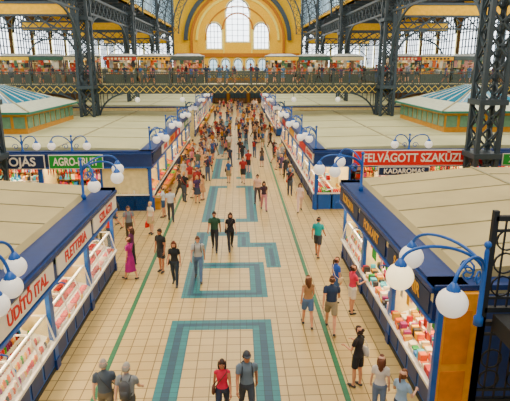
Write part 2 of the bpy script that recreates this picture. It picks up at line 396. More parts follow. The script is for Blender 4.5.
def goods_mesh(kind):
    b=MB(); L=LM
    crate=C('b98d55'); 
    if kind in (0,4):
        pal=fm if kind==0 else [fm[3],fm[4],fm[0],fm[7],fm[3],fm[1]]
        def crt(x,w,z,m):
            b.box((x,w,z+.0),(x+.48,w+.3,z+.06),crate); 
            b.box((x,w,z),(x+.48,w+.02,z+.13),crate); b.box((x,w+.28,z+.05),(x+.48,w+.3,z+.2),crate); b.box((x,w,z),(x+.02,w+.3,z+.16),crate)
            for a in range(5):
                for c in range(3):
                    r=random.uniform(.042,.055)
                    b.sph((x+.07+a*.085,w+.06+c*.085,z+.1+c*.03+random.uniform(0,.02)),r,m,7,4)
            for a in range(3): b.sph((x+.12+a*.1,w+.12,z+.17),.05,m,7,4)
        for i in range(6):
            for j in range(3): crt(.16+i*.52,-.04+j*.33,slope(-.04+j*.33),random.choice(pal))
        # lower tier of crates on a trestle in front of the counter
        b.box((.2,-.5,.0),(.26,-.15,.5),crate); b.box((L-.26,-.5,0),(L-.2,-.15,.5),crate); b.box((.15,-.52,.48),(L-.15,-.14,.52),crate)
        for i in range(6): crt(.16+i*.52,-.5,.53,random.choice(pal))
    elif kind==1:
        for i in range(7):
            for j in range(3):
                x=.16+i*.44;w=-.02+j*.32;z=slope(w)
                b.box((x,w,z),(x+.4,w+.28,z+.05),WHITE)
                m=random.choice(meat+[meat[0],meat[1]])
                for a in range(4): b.sph((x+.06+a*.095,w+.14,z+.08),(.05,.12,.045),m,8,4)
    elif kind==2:
        for j in range(4):
            w=-.02+j*.24;z=slope(w)
            goods_row(b,.15,L-.15,w,w+.2,z,.08,.26,.07,.2)
    else:
        for j in range(4):
            w=.02+j*.24;z=slope(w); x=.2
            while x<L-.2:
                m=random.choice(gc+fm); h=random.uniform(.12,.22)
                b.sec([(x,w+.05,z,.04,.04),(x,w+.05,z+h*.7,.042,.042),(x,w+.05,z+h*.8,.025,.025),(x,w+.05,z+h,.027,.027)],m,7); x+=.105
    if kind in (1,3):
        for x in (.14,L/3,2*L/3,L-.14): b.beam((x,-.07,.9),(x,.12,1.65),.035,WHITE); b.beam((x,.12,1.65),(x,.8,1.65),.035,WHITE)
        b.beam((.14,.12,1.65),(L-.14,.12,1.65),.045,WHITE); b.box((.14,.55,1.64),(L-.14,.85,1.66),WHITE)
        b.quad((.14,-.075,.92),(L-.14,-.075,.92),(L-.14,.115,1.63),(.14,.115,1.63),GLASS)
        b.tube([(.2,.2,1.6),(L-.2,.2,1.6)],.018,TUBE,5)
        goods_row(b,.15,L-.15,.57,.8,1.66,.08,.28,.07,.2)
    for z in (.9,1.35,1.8,2.25): goods_row(b,.08,L-.08,2.25,2.55,z,.2,.38,.08,.22)
    if kind in (1,4,3,0):
        b.beam((.15,.5,2.45),(L-.15,.5,2.45),.03,IRON2)
        for i in range(20):
            x=.25+i*.15; h=random.uniform(.25,.6); m=random.choice([meat[0],meat[3],fm[0],fm[7],fm[8]])
            b.tube([(x,.5,2.45),(x,.5,2.4),(x+.01,.5,2.4-h*.5),(x,.5,2.4-h)],[.008,.03,.036,.015],m,6)
    if kind==2:
        for i in range(12):
            x=.2+i*.26; h=random.uniform(.5,.9); b.box((x,.2,2.45-h),(x+.2,.22,2.45),random.choice([gc[0],gc[3],gc[0],gc[4],gc[7],gc[1]]))
    for i in range(5):
        x=.3+i*.6; b.box((x,-.1,slope(0)+.1),(x+.16,-.085,slope(0)+.22),random.choice([WHITE,fm[2],fm[1]]))
    b.box((.4,1.7,0),(1.0,2.1,.8),crate)
    return b.mesh('goods')
SW=C('f4efe2',.5,noise=.03); SR=C('c4161c',.5,noise=.03); SG=C('1f8a48',.5,noise=.03); SY=C('e6b32e',.5,noise=.03); SN=C('10284c',.5,noise=.03)
FM={k:frame_mesh(m) for k,m in (('w',SW),('r',SR),('g',SG),('y',SY),('n',SN))}
GM=[goods_mesh(k) for k in range(5)]+[goods_mesh(0),goods_mesh(2),goods_mesh(1)]
TC={'w':SR,'r':SW,'g':SW,'y':SR,'n':SY}
def stall(o,kind,board,goods,label=None,sz=.42):
    e=empty('market_stall',frameM(o,kind)); put('stall_frame',FM[board],e); put('goods',GM[goods],e)
    if label: text('sign_lettering',label,Matrix.Translation((LM/2,-.245,2.91))@TEXTROT,sz,TC[board],e,.006,LM-.5)
    return e
def area(name,loc,sx,sy,en,col,rot=(0,0,0)):
    l=bpy.data.lights.new(name,'AREA'); l.shape='RECTANGLE'; l.size=sx; l.size_y=sy; l.energy=en; l.color=col
    o=bpy.data.objects.new(name,l); COL.objects.link(o); o.location=loc; o.rotation_euler=rot; return o
WARM=(1,.80,.50)
def block(sx,y0,n,spec):
    for i in range(n):
        bd,g,lab=spec[i%len(spec)]
        if sx<0: stall((-5.0,y0+i*LM,0),'L',bd,g,lab)
        else: stall((4.4,y0+(i+1)*LM,0),'R',bd,g,lab)
    L=n*LM; x=-5.0-.75 if sx<0 else 4.4+.75
    area('stall_strip_light',(x,y0+L/2,2.86),.5,L-.4,50*L,WARM)
def roof(sx,y0,y1,mat,ridge=.55,sp=1.7):
    xf=-4.8 if sx<0 else 4.2; xo=sx*21.5; b=MB()
    b.box((xf,y0,3.30),(xf+sx*.75,y1,3.42),NAVY); b.box((xf,y0-.05,3.30),(xo,y0+.45,3.42),NAVY); b.box((xf,y1-.45,3.30),(xo,y1+.05,3.42),NAVY)
    b.box((xf,y0,3.0),(xo,y1,3.31),CREAM)
    xa=xf+sx*.7; xm=xf+sx*5.2; z0=3.40; z1=3.40+ridge
    sec=[(xa,z0),(xa+sx*.1,z0+min(.18,ridge*.5)),(xm,z1),(xo,z1)]
    for k in range(3):
        (x1,za),(x2,zb)=sec[k],sec[k+1]
        b.add([(x1,y0+.4,za),(x2,y0+.4,zb),(x2,y1-.4,zb),(x1,y1-.4,za)],[(0,1,2,3)],mat)
    for yy in (y0+.4,y1-.4): b.add([(x,yy,z) for x,z in sec]+[(xo,yy,z0)],[(0,1,2,3,4)],mat)
    y=y0+sp
    while y<y1-.6:
        for k in (1,2):
            (x1,za),(x2,zb)=sec[k],sec[k+1]; b.beam((x1,y,za+.01),(x2,y,zb+.01),.04,SEAM,.04)
        y+=sp
    b.beam((xm,y0+.4,z1+.01),(xm,y1-.4,z1+.01),.1,SEAM,.06)
    b.obj('stall_roof')
    b=MB(); b.box((xf+sx*3.1,y0+2.9,0),(xo,y1-2.9,3.0),CREAM); b.obj('stall_core_wall')
block(-1,5.4,4,[('w',1,'HÚSBOLT'),('w',3,'ÜDÍTŐ ITAL'),('w',7,'FLETTERIA'),('w',1,'SZILÁGYI')])
block(1,9.8,3,[('n',2,'SOUVENIR'),('n',6,'FOLKART'),('n',3,'KORONA')])
roof(-1,5.4,19.0,ROOF,.5); roof(1,9.8,20.0,ROOF,.6)
spL=[('n',0,None),('w',5,'HENTES'),('y',4,'ZÖLDSÉG'),('r',1,'HÚS'),('w',0,None),('g',5,'GYÜMÖLCS'),('w',3,None)]
spR=[('w',1,'HÚS-HENTES'),('r',3,None),('w',7,'HENTES'),('y',1,None),('w',2,'PAPRIKA'),('r',0,None),('w',1,None)]
block(-1,27.5,7,spL); block(1,27.5,7,spR)
roof(-1,27.5,51.3,ROOFG,.2,4.6); roof(1,27.5,51.3,ROOFG,.2,4.6)
block(-1,58,7,spL[::-1]); block(1,58,7,spR[::-1]); roof(-1,58,81.8,ROOFG,.2,6); roof(1,58,81.8,ROOFG,.2,6)
block(-1,87,3,spL); block(1,87,3,spR); roof(-1,87,97.2,ROOFG,.2,6); roof(1,87,97.2,ROOFG,.2,6)
for sx in (-1,1):
    for i in range(4):
        x=-7.6-LM*(i+1)+0 if sx<0 else 6.2+LM*i
        stall((x,27.5,0),'F','n',(0,1,3,2)[i],None)
    area('stall_strip_light',(sx*13.5,28.2,2.86),13,.5,620,WARM)
    b=MB(); x0,x1=(-7.6,-4.8) if sx<0 else (4.2,6.2)
    b.box((x0,27.3,2.55),(x1,27.42,3.3),NAVY); b.box((x0,27.26,3.22),(x1,27.5,3.34),NAVY); b.box((x0,27.28,2.5),(x1,27.4,2.58),BLUE)
    b.box((x0,27.5,0),(x1,27.6,.9),BLUE); b.box((x0,27.45,.9),(x1,28.3,.98),WHITE)
    xc=-4.95 if sx<0 else 4.35; b.box((xc-.08,27.36,0),(xc+.08,27.5,3.25),BLUE)
    for i in range(int((x1-x0)/.12)):
        for j in range(5): b.sph((x0+.1+i*.12,27.55+j*.13,1.03+.02*j),.06,fm[(i//4*3+j//3)%8],7,4)
    b.obj('corner_stall_front')
def board(name,x0,x1,y,z0,z1,m,s,tm,size):
    b=MB(); b.box((x0,y-.05,z0),(x1,y+.03,z1),m); b.box((x0-.04,y-.03,z0-.04),(x1+.04,y+.05,z1+.04),WHITE); o=b.obj(name)
    text('sign_lettering',s,Matrix.Translation(((x0+x1)/2,y-.07,(z0+z1)/2))@Matrix.Rotation(math.pi/2,4,'X'),size,tm,o,.01,(x1-x0)*.97)
board('shop_sign',-10.3,-7.45,27.18,2.55,3.25,SG,'AGRO-FRUIT',SW,.6)
board('shop_sign',-13.3,-10.6,27.18,2.55,3.25,SN,'TOJÁS',SW,.66)
board('shop_sign',6.35,13.6,27.15,2.62,3.42,SR,'FELVÁGOTT SZAKÜZLET',SW,.66)
board('shop_sign',7.8,10.6,27.1,2.08,2.5,SN,'KADAROMAS',SW,.38)
board('shop_sign',14.8,17.6,27.18,2.6,3.2,SG,'ZÖLDSÉG',SW,.5)
b=MB(); b.box((4.3,9.62,0),(5.15,9.8,3.28),C('e2a52c')); b.box((5.15,9.66,0),(9,9.8,3.2),NAVY); b.box((4.25,9.58,0),(4.37,9.7,3.3),BLUE)
b.box((4.45,9.6,.3),(5.0,9.62,1.4),C('d08a1e'));b.box((4.45,9.6,1.6),(5.0,9.62,2.9),C('d08a1e')); b.obj('stall_end_wall')
b=MB()
def fence(p,q,z0,z1,h):
    p=Vector((p[0],p[1],z0));q=Vector((q[0],q[1],z1));U=Vector((0,0,1)); L=(q-p).length
    for hh,t in ((0,.1),(h,.1),(h-.25,.05),(.25,.05)): b.beam(p+U*hh,q+U*hh,t,IRON2)
    n=int(L/.22)
    for i in range(n+1):
        a=p.lerp(q,i/n); b.beam(a,a+U*h,.03,IRON2)
    n=max(1,int(L/.5))
    for r in range(max(1,int((h-.4)/.5))):
        for i in range(n):
            c=p.lerp(q,(i+.5)/n)+U*(.5+.48*r); d=(q-p).normalized()
            for k in range(12):
                a=2*math.pi*k/12;e=2*math.pi*(k+1)/12; b.beam(c+(d*math.cos(a)+U*math.sin(a))*.21,c+(d*math.cos(e)+U*math.sin(e))*.21,.03,IRON2)
    for a in (p,q): b.beam(a-U*a.z,a+U*(h+.15),.1,IRON2)
fence((4.85,8.9),(7.8,8.9),3.3,3.3,1.9); fence((4.85,8.9),(7.8,8.9),1.2,1.2,1.8)
b.box((5.0,5,2.9),(8,8.8,3.25),IRON2); b.obj('stair_railing')
for sx in (-1,1):
    b=MB(); x0,x1=sx*13.9,sx*21.4; y0,y1=33.5,43; GOLD=P('gold_window_panel',hexc('b98a2c'),.5)
    b.box((x0,y0,3.6),(x1,y1,4.9),GOLD)
    xa,xb=min(x0,x1),max(x0,x1)
    nx=8
    for i in range(nx): 
        w=(xb-xa)/nx; b.box((xa+i*w+.1,y0-.04,3.95),(xa+(i+1)*w-.1,y0,4.7),P('lantern_glass',hexc('6a8a78'),.2))
    ny=9
    for i in range(ny):
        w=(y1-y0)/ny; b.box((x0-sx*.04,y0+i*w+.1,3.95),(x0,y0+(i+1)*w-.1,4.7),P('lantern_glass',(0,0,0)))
    b.box((xa-.4,y0-.4,4.9),(xb+.4,y1+.4,5.04),P('lantern_trim',hexc('3a7468'),.5))
    xm=(xa+xb)/2; ym=(y0+y1)/2
    def frus(z0,z1,ax,ay,bx,by,m):
        v=[(xm-ax,ym-ay,z0),(xm+ax,ym-ay,z0),(xm+ax,ym+ay,z0),(xm-ax,ym+ay,z0),(xm-bx,ym-by,z1),(xm+bx,ym-by,z1),(xm+bx,ym+by,z1),(xm-bx,ym+by,z1)]
        b.add(v,[(4,5,6,7),(0,1,5,4),(1,2,6,5),(2,3,7,6),(3,0,4,7)],m)
        for i in range(4): b.beam(v[i],v[i+4],.1,SEAM)
    frus(5.04,5.5,4.1,5.1,2.7,3.7,P('lantern_roof',hexc('c6cfb8',1.1),.6)); frus(5.5,6.55,2.6,3.6,.1,1.0,BGLASS)
    for i in range(6):
        yy=ym-3.5+i*1.4; b.beam((xm-2.6,yy,5.53),(xm,ym+(yy-ym)*.28,6.57),.05,WHITE); b.beam((xm+2.6,yy,5.53),(xm,ym+(yy-ym)*.28,6.57),.05,WHITE)
    for i in range(5):
        xx=xm-2.2+i*1.1; b.beam((xx,ym-3.6,5.53),(xm+(xx-xm)*.05,ym-1.0,6.57),.05,WHITE)
    b.obj('roof_lantern')
# ---------------------------------------------------------------- globe lamps
def lamp(base,ztop,globes,r=.24,lit=()):
    b=MB(); bx,by,bz=base
    b.tube([(bx,by,bz),(bx,by,bz+.15),(bx,by,bz+.2),(bx,by,ztop),(bx,by,ztop+.12)],[.09,.09,.05,.045,.02],BLUE,8); b.sph((bx,by,ztop+.14),.07,BLUE,8,5)
    for i,(gx,gy,gz) in enumerate(globes):
        B=Vector((bx,by,0));G=Vector((gx,gy,0));pts=[]
        zt=max(ztop,gz+r+.3)
        ctrl=[Vector((bx,by,ztop-.45)),Vector((bx,by,ztop-.1)),B.lerp(G,.35)+Vector((0,0,zt+.12)),B.lerp(G,.8)+Vector((0,0,zt+.12)),G+Vector((0,0,gz+r+.28)),G+Vector((0,0,gz+r))]
        n=len(ctrl)
        for k in range(19):
            t=k/18; p=Vector((0,0,0))
            for j,c in enumerate(ctrl): p+=c*math.comb(n-1,j)*t**j*(1-t)**(n-1-j)
            pts.append(p)
        b.tube(pts,.032,BLUE,6)
        d=(G-B).normalized(); c=B+d*.32+Vector((0,0,ztop-.42)); 
        b.tube([c+d*.17*math.cos(a/10*2*math.pi)*(1-a/16)+Vector((0,0,.17*math.sin(a/10*2*math.pi)*(1-a/16))) for a in range(13)],.02,BLUE,5)
        b.sec([(gx,gy,gz+r*.75,.13,.13),(gx,gy,gz+r*.98,.11,.11),(gx,gy,gz+r+.1,.04,.04)],BLUE,10)
        b.sph((gx,gy,gz),r,GLOBEW if i in lit else GLOBE,18,12)
    b.obj('globe_lamp')
lamp((4.45,8.3,3.3),4.75,[(3.42,7.25,4.3),(3.6,9.7,4.12),(2.9,8.3,4.3)],.25,(2,))
lamp((-4.95,8.7,3.3),4.7,[(-4.55,9.6,4.05),(-4.35,8.9,3.92),(-4.2,8.0,4.0)],.22)
lamp((-5.5,17.3,3.4),4.7,[(-4.95,16.8,4.0),(-4.2,17.0,4.25),(-4.4,18.0,4.35)],.22)
lamp((4.6,18.2,3.4),4.7,[(3.55,18.0,4.2),(3.0,18.2,4.25),(3.9,18.9,4.4)],.22)
for sx,xc in ((-1,-5.0),(1,4.4)):
    for y in (28.2,34.8,41.6,48.4,60,70,80):
        lamp((xc,y,3.3),4.5,[(xc-sx*.9,y,4.05),(xc-sx*.5,y-.7,4.05),(xc-sx*.5,y+.7,4.05)],.22)
for x in (-9.2,-11.9,9.6,-17.5,18.5):
    lamp((x,27.7,3.3),4.1,[(x-.95,27.3,3.75),(x+.95,27.3,3.75)],.22)
for x in (-9,-5,5,9):
    b=MB(); b.tube([(x,45.8,5.55),(x,45.8,5.2)],.03,IRON,6); b.sph((x,45.8,5.0),.24,GLOBE,12,8); b.obj('pendant_globe_lamp')
# ---------------------------------------------------------------- people
SK=[P('skin_fair',hexc('d09a7c',1.15),.5,noise=.05),P('skin_tan',hexc('b0775a',1.15),.5,noise=.05),P('skin_light',hexc('dcae94',1.15),.5,noise=.05)]
EYE=P('eye_dark',hexc('241a16'),.3,noise=0); LIP=P('lips',hexc('a8504a'),.5,noise=0)
def person_mesh(sex='m',H=1.75,top='444444',bot='222a3a',btype='pants',sleeve='short',hair='2a1c14',hs='short',shoe='3a3a3a',skin=0,
                legs=(0,0,0,0),arms=((0,8,12),(0,8,12)),lean=0,head=0,bag=None,bagc='222222',hem=.55,vox=.016,hold=None):
    D=math.radians; fem=sex=='f'
    skn=SK[skin]; tp=C(top,.85); bt=C(bot,.85) if btype!='dress' else tp; sh=C(shoe,.6); hr=C(hair,.7); bg=C(bagc,.6)
    raw=MB(); bones=[]
    def T(p):
        p=Vector(p)
        if p.z>.93: p.y+=math.tan(D(lean))*(p.z-.93)
        return p
    joints={}
    sole=9
    for s,(a,bnd) in ((-1,legs[:2]),(1,legs[2:])):
        hip=Vector((s*.088,0,.93)); kn=hip+.45*Vector((s*.02,math.sin(D(a)),-math.cos(D(a)))); an=kn+.42*Vector((0,math.sin(D(a-bnd)),-math.cos(D(a-bnd))))
        pt=D(max(-45,min(18,(a-bnd)*.8))); fd=Vector((s*.12,math.cos(pt),math.sin(pt))).normalized(); fu=Vector((0,-math.sin(pt),math.cos(pt)))
        heel=an-fd*.045-fu*.045; toe=an+fd*.155-fu*.055
        joints[s]=(hip,kn,an,heel,toe); sole=min(sole,(heel-fu*.035).z,(toe-fu*.03).z)
    dz=-sole
    for s in (-1,1):
        hip,kn,an,heel,toe=[j+Vector((0,0,dz)) for j in joints[s]]
        th=.086 if not fem else .088; 
        ex=.012 if btype in('pants',) else 0
        m1=kn.lerp(hip,.5)
        raw.tube([hip+Vector((0,0,.06)),hip,m1,kn,kn.lerp(an,.35)-Vector((0,.012,0)),an.lerp(kn,.2),an-Vector((0,0,.03))],[.06,th+ex*.4,.074+ex,.054+ex,.056+ex,.038+ex*1.4,.036+ex],skn,12)
        if btype=='shorts': raw.tube([hip+Vector((0,0,.05)),hip,hip.lerp(kn,.45),hip.lerp(kn,.8)],[.07,.1,.098,.092],skn,12)
        raw.capsule(heel,toe,.042,.034,skn,10); raw.capsule(heel.lerp(toe,.4)+Vector((0,0,.01)),toe,.045,.036,skn,10)
        bones+= [('th',hip,kn,.085),('sn',kn,an,.045),('ft',heel,toe,.045)]
    def Z(p): return T(p)+Vector((0,0,dz))
    if fem: S=[(.84,.07,.07),(.88,.155,.11),(.94,.172,.122),(1.02,.15,.105),(1.12,.122,.09),(1.22,.138,.1),(1.30,.15,.122),(1.38,.15,.1),(1.43,.13,.075),(1.47,.06,.055)]
    else: S=[(.82,.07,.07),(.87,.155,.11),(.95,.165,.12),(1.04,.158,.115),(1.14,.158,.112),(1.25,.172,.12),(1.34,.185,.122),(1.41,.175,.1),(1.45,.13,.08),(1.49,.06,.06)]
    secs=[]
    for z,rx,ry in S:
        p=Z((0,0,z)); secs.append((p.x,p.y,p.z,rx,ry))
    raw.sec(secs,skn,18)
    bones+=[('to',Z((0,0,.92)),Z((0,0,1.42)),.13)]
    bones+=[('nk',Z((0,0,1.47)),Z((0,.01,1.55)),.05)]
    raw.tube([Z((0,0,1.42)),Z((0,.005,1.5)),Z((0,.015,1.58))],[.062,.052,.055],skn,12)
    Hh=head; hc=Z((0,.015,1.64)); HS=1.07
    RH=Matrix.Rotation(D(Hh),4,'Z')
    def hp(x,y,z): return hc+RH@Vector((x,y,z))*HS
    hsec=[(-.118,.045,.022,.02),(-.105,.04,.043,.045),(-.07,.025,.06,.07),(-.02,.008,.071,.09),(.03,.0,.077,.097),(.07,-.004,.068,.086),(.1,-.004,.045,.06),(.115,-.004,.015,.02)]
    n=16;vs=[]
    for z,yo,rx,ry in hsec:
        for j in range(n):
            t=2*math.pi*j/n; vs.append(hp(rx*math.cos(t),yo+ry*math.sin(t),z))
    fs=[]
    for i in range(len(hsec)-1):
        for j in range(n): k=(j+1)%n; fs.append((i*n+j,i*n+k,(i+1)*n+k,(i+1)*n+j))
    fs+=[tuple(range(n-1,-1,-1)),tuple((len(hsec)-1)*n+j for j in range(n))]
    raw.add(vs,fs,skn,True)
    bones+=[('hd',hp(0,0,-.03),hp(0,0,.04),.08)]
    sw=.16 if fem else .187; hands=[]
    for s,arm in ((-1,arms[0]),(1,arms[1])):
        f,o,e=arm[:3]; inn=arm[3] if len(arm)>3 else 0
        shd=Z((s*sw,0,1.405)); d=Vector((s*math.sin(D(o)),math.sin(D(f))*math.cos(D(o)),-math.cos(D(f))*math.cos(D(o))))
        el=shd+d*.29; fa=f+e; d2=Vector((s*math.sin(D(o*.5-inn)),math.sin(D(fa))*math.cos(D(inn)),-math.cos(D(fa)))).normalized()
        wr=el+d2*.25; k=.9 if fem else 1
        raw.tube([shd-d*.02-Vector((s*.05,0,-.02)),shd,shd.lerp(el,.4),el,el.lerp(wr,.3),wr,wr+d2*.02],[.05*k,.054*k,.046*k,.038*k,.038*k,.026*k,.024*k],skn,10)
        if sleeve=='short': raw.tube([shd-Vector((s*.04,0,-.01)),shd,shd.lerp(el,.55)],[.052*k,.06*k,.057*k],skn,10)
        if sleeve=='long': raw.tube([shd,el,wr],[.062*k,.048*k,.038*k],skn,10)
        bones+=[('ua',shd,el,.045),('fa',el,wr,.032)]
        hands.append((s,wr,d2))
    if btype in('skirt','dress'):
        z0=hem*1.0; p=Z((0,0,1.0)); raw.sec([(0,0,z0+dz,.235,.2),(0,0,z0+dz+.02,.235,.2),(0,0,.8+dz,.195,.15),(0,0,.93+dz,.175,.125),(p.x,p.y,1.02+dz,.14,.1)],skn,20)
    me=raw.mesh('raw'); ob=bpy.data.objects.new('raw',me); COL.objects.link(ob)
    r=ob.modifiers.new('r','REMESH'); r.mode='VOXEL'; r.voxel_size=vox
    sm=ob.modifiers.new('s','SMOOTH'); sm.factor=.5; sm.iterations=3
    bpy.context.view_layer.update()
    dg=bpy.context.evaluated_depsgraph_get(); ev=bpy.data.meshes.new_from_object(ob.evaluated_get(dg))
    bpy.data.objects.remove(ob); bpy.data.meshes.remove(me)
    out=MB(); out.v=[tuple(v.co) for v in ev.vertices]
    BB=[(nm,p,q-p,(q-p).length_squared,r) for nm,p,q,r in bones]
    wz=.99+dz
    for pl in ev.polygons:
        c=pl.center; best=9;bn=None;bt_=0
        for nm,p,d,l2,r in BB:
            t=(c-p).dot(d)/l2; tt=0 if t<0 else 1 if t>1 else t
            dist=(c-p-d*tt).length-r
            if dist<best: best=dist;bn=nm;bt_=tt
        if bn=='ft': m=sh
        elif bn=='sn': m=bt if btype=='pants' else skn
        elif bn=='th': m=bt if (btype=='pants' or (btype=='shorts' and bt_<.8)) else skn
        elif bn=='to': m=tp if c.z>wz else bt
        elif bn=='nk' or bn=='hd': m=skn
        elif bn=='ua': m=tp if (sleeve=='long' or (sleeve=='short' and bt_<.56) or bt_<.1) else skn
        else: m=tp if sleeve=='long' else skn
        if bn in('ua',) and c.z>1.44+dz and abs(c.x)<.07: m=skn
        if btype in('skirt','dress') and bn in('th','sn','to') and hem+dz-.005<c.z<wz: m=bt
        if btype in('skirt','dress') and bn=='fa' and math.hypot(c.x,c.y)<.2 and best>.012 and c.z<wz: m=bt
        out.f.append(tuple(pl.vertices)); out.mi.append(out.k(m)); out.sm.append(True)
    bpy.data.meshes.remove(ev)
    out.tube([hp(0,.088,.022),hp(0,.105,-.005),hp(0,.116,-.025),hp(0,.1,-.034)],[.008,.011,.015,.009],skn,8)
    for s in (-1,1):
        e=hp(s*.03,.083,.012); out.sph(e,(.013,.013,.009),WHITE,8,5); e=hp(s*.03,.092,.012); out.sph(e,.007,EYE,8,5)
        out.beam(hp(s*.016,.094,.034),hp(s*.045,.086,.036),.008,hr)
        out.tube([hp(s*.072,-.005,-.025),hp(s*.083,-.012,0),hp(s*.082,-.014,.02),hp(s*.072,-.005,.03)],[.008,.014,.014,.008],skn,7)
    out.tube([hp(-.024,.082,-.058),hp(0,.09,-.057),hp(.024,.082,-.058)],[.004,.008,.004],LIP,6)
    def hcap(sc,zmin,back=0,m=hr):
        n=18;vs=[];K=8
        for i in range(K+1):
            a=math.pi/2*i/K
            for j in range(n):
                t=2*math.pi*j/n; fr=max(0,math.sin(t))
                zz=math.sin(a); x=.085*sc*math.cos(t)*math.cos(a); y=-.004+.106*sc*math.sin(t)*math.cos(a)
                low=zmin+fr*(.055-zmin)
                z=low+(.126*sc-low)*zz
                vs.append(hp(x,y,z))
        fs=[]
        for i in range(K):
            for j in range(n): k=(j+1)%n; fs.append((i*n+j,i*n+k,(i+1)*n+k,(i+1)*n+j))
        fs.append(tuple(range(n-1,-1,-1)))
        out.add(vs,fs,m,True)
    if hs!='bald': hcap(1.0,-.03 if hs=='short' else -.06)
    if hs=='long':
        out.tube([hp(0,-.05,.05),hp(0,-.085,-.02),hp(0,-.09,-.1),hp(0,-.105,-.19),hp(0,-.1,-.26)],[.06,.078,.075,.062,.02],hr,12)
        for s in (-1,1): out.tube([hp(s*.065,-.02,.04),hp(s*.075,-.02,-.05),hp(s*.07,-.03,-.13),hp(s*.06,-.04,-.19)],[.03,.032,.03,.012],hr,8)
    if hs=='bun': out.sph(hp(0,-.11,.05),.045,hr,10,7)
    if hs=='tail': out.tube([hp(0,-.1,.05),hp(0,-.14,.02),hp(0,-.14,-.08),hp(0,-.12,-.16)],[.02,.03,.028,.01],hr,8)
    if hs=='cap':
        hcap(1.06,.0,m=bg); out.add([hp(x,y,.052+.0*y) for x,y in ((-.07,.07),(-.055,.15),(0,.175),(.055,.15),(.07,.07))]+[hp(x,y,.064) for x,y in ((-.07,.07),(-.055,.15),(0,.175),(.055,.15),(.07,.07))],
            [(4,3,2,1,0),(5,6,7,8,9),(0,1,6,5),(1,2,7,6),(2,3,8,7),(3,4,9,8),(4,0,5,9)],bg)
    for s,wr,d in hands:
        side=Vector((0,1,0))-d*d.y; side=side.normalized() if side.length>.1 else Vector((1,0,0))
        nrm=d.cross(side).normalized(); 
        if nrm.x*s>0: nrm=-nrm
        a=wr-d*.01; c=wr+d*.075
        out.tube([a,wr+d*.02,wr+d*.05,c],[.02,.026,.03,.026],skn,8)
        for i,(off,ln) in enumerate(((.026,.07),(.009,.08),(-.009,.075),(-.026,.058))):
            p0=c+side*off-d*.012; p1=p0+d*ln*.5+nrm*.008; p2=p1+d*ln*.35+nrm*.02; p3=p2+d*ln*.12+nrm*.018
            out.tube([p0,p1,p2,p3],[.0095,.009,.008,.005],skn,6)
        p0=wr+d*.025+side*.02; out.tube([p0,p0+side*.025+d*.025,p0+side*.033+d*.055+nrm*.008],[.012,.0105,.006],skn,6)
    if bag=='backpack':
        c=Z((0,-.19,1.22)); out.sec([(c.x,c.y,c.z-.22,.09,.05),(c.x,c.y,c.z-.19,.125,.08),(c.x,c.y,c.z,.135,.09),(c.x,c.y,c.z+.13,.12,.075),(c.x,c.y,c.z+.2,.06,.045)],bg,14)
        out.sec([(c.x,c.y-.08,c.z-.17,.09,.03),(c.x,c.y-.08,c.z,.09,.035),(c.x,c.y-.07,c.z+.02,.07,.02)],bg,10)
        for s in (-1,1): out.tube([Z((s*.1,-.14,1.05)),Z((s*.14,.02,1.1)),Z((s*.12,.125,1.25)),Z((s*.11,.1,1.4)),Z((s*.1,0,1.47)),Z((s*.09,-.13,1.4))],.014,bg,6)
    if bag=='shoulder':
        c=Z((.24,-.02,.98)); out.sec([(c.x,c.y,c.z-.15,.05,.13),(c.x,c.y,c.z-.1,.06,.16),(c.x,c.y,c.z+.08,.045,.15),(c.x,c.y,c.z+.12,.02,.12)],bg,12)
        out.tube([c+Vector((0,.12,.1)),Z((.21,.08,1.25)),Z((.15,.02,1.455)),Z((.2,-.1,1.25)),c+Vector((0,-.12,.1))],.01,bg,6)
    if bag=='cross':
        c=Z((.22,.04,.95)); out.sec([(c.x,c.y,c.z-.1,.04,.1),(c.x,c.y,c.z-.07,.05,.12),(c.x,c.y,c.z+.06,.04,.11),(c.x,c.y,c.z+.09,.02,.08)],bg,12)
        out.tube([c+Vector((0,.08,.05)),Z((.08,.14,1.2)),Z((-.1,.09,1.42)),Z((-.13,-.02,1.465)),Z((-.05,-.13,1.35)),Z((.12,-.14,1.1)),c+Vector((0,-.08,.05))],.012,bg,6)
    if bag=='carry':
        s,wr,d=hands[1]; c=wr+d*.1; out.tube([c+Vector((0,.07,-.12)),c+Vector((0,.0,.0)),c+Vector((0,-.07,-.12))],.007,bg,5)
        out.sec([(c.x,c.y,c.z-.45,.06,.15),(c.x,c.y,c.z-.4,.08,.17),(c.x,c.y,c.z-.2,.05,.15),(c.x,c.y,c.z-.1,.02,.1)],bg,12)
    k=H/1.77
    out.v=[(x*k,y*k,z*k) for x,y,z in out.v]
    return out.mesh('figure')
def person(x,y,rot,z=0,**kw):
    me=person_mesh(**kw); nm='woman' if kw.get('sex')=='f' else 'man'
    return put(nm,me,None,Matrix.Translation((x,y,z))@Matrix.Rotation(math.radians(rot),4,'Z'))
W1=dict(legs=(24,6,-20,14),arms=((-22,7,14),(24,7,28))); W2=dict(legs=(-20,16,24,6),arms=((24,7,28),(-20,7,14)))
W3=dict(legs=(14,4,-12,10),arms=((-10,9,20),(14,8,30))); ST=dict(legs=(2,0,-3,2),arms=((4,9,16),(-2,9,12)))
RE=dict(legs=(4,2,-4,3),arms=((40,6,60),(45,6,45))); HB=dict(legs=(4,4,-2,2),arms=((12,16,80,20),(14,16,85,20)))
person(-3.02,9.75,10,sex='m',H=1.75,top='4c5560',bot='6b6558',hair='9c9890',skin=2,bag='cross',bagc='3c4148',**W3)
person(-2.5,9.65,-5,sex='m',H=1.76,top='8a8f93',bot='4b4a48',hair='a8a49c',skin=2,bag='backpack',bagc='4a4c50',**W1)
person(-.42,9.95,180,sex='f',H=1.64,top='c8485a',bot='2c3344',hair='2a1a16',hs='long',skin=1,sleeve='none',bag='cross',bagc='5a3a2c',**W2)
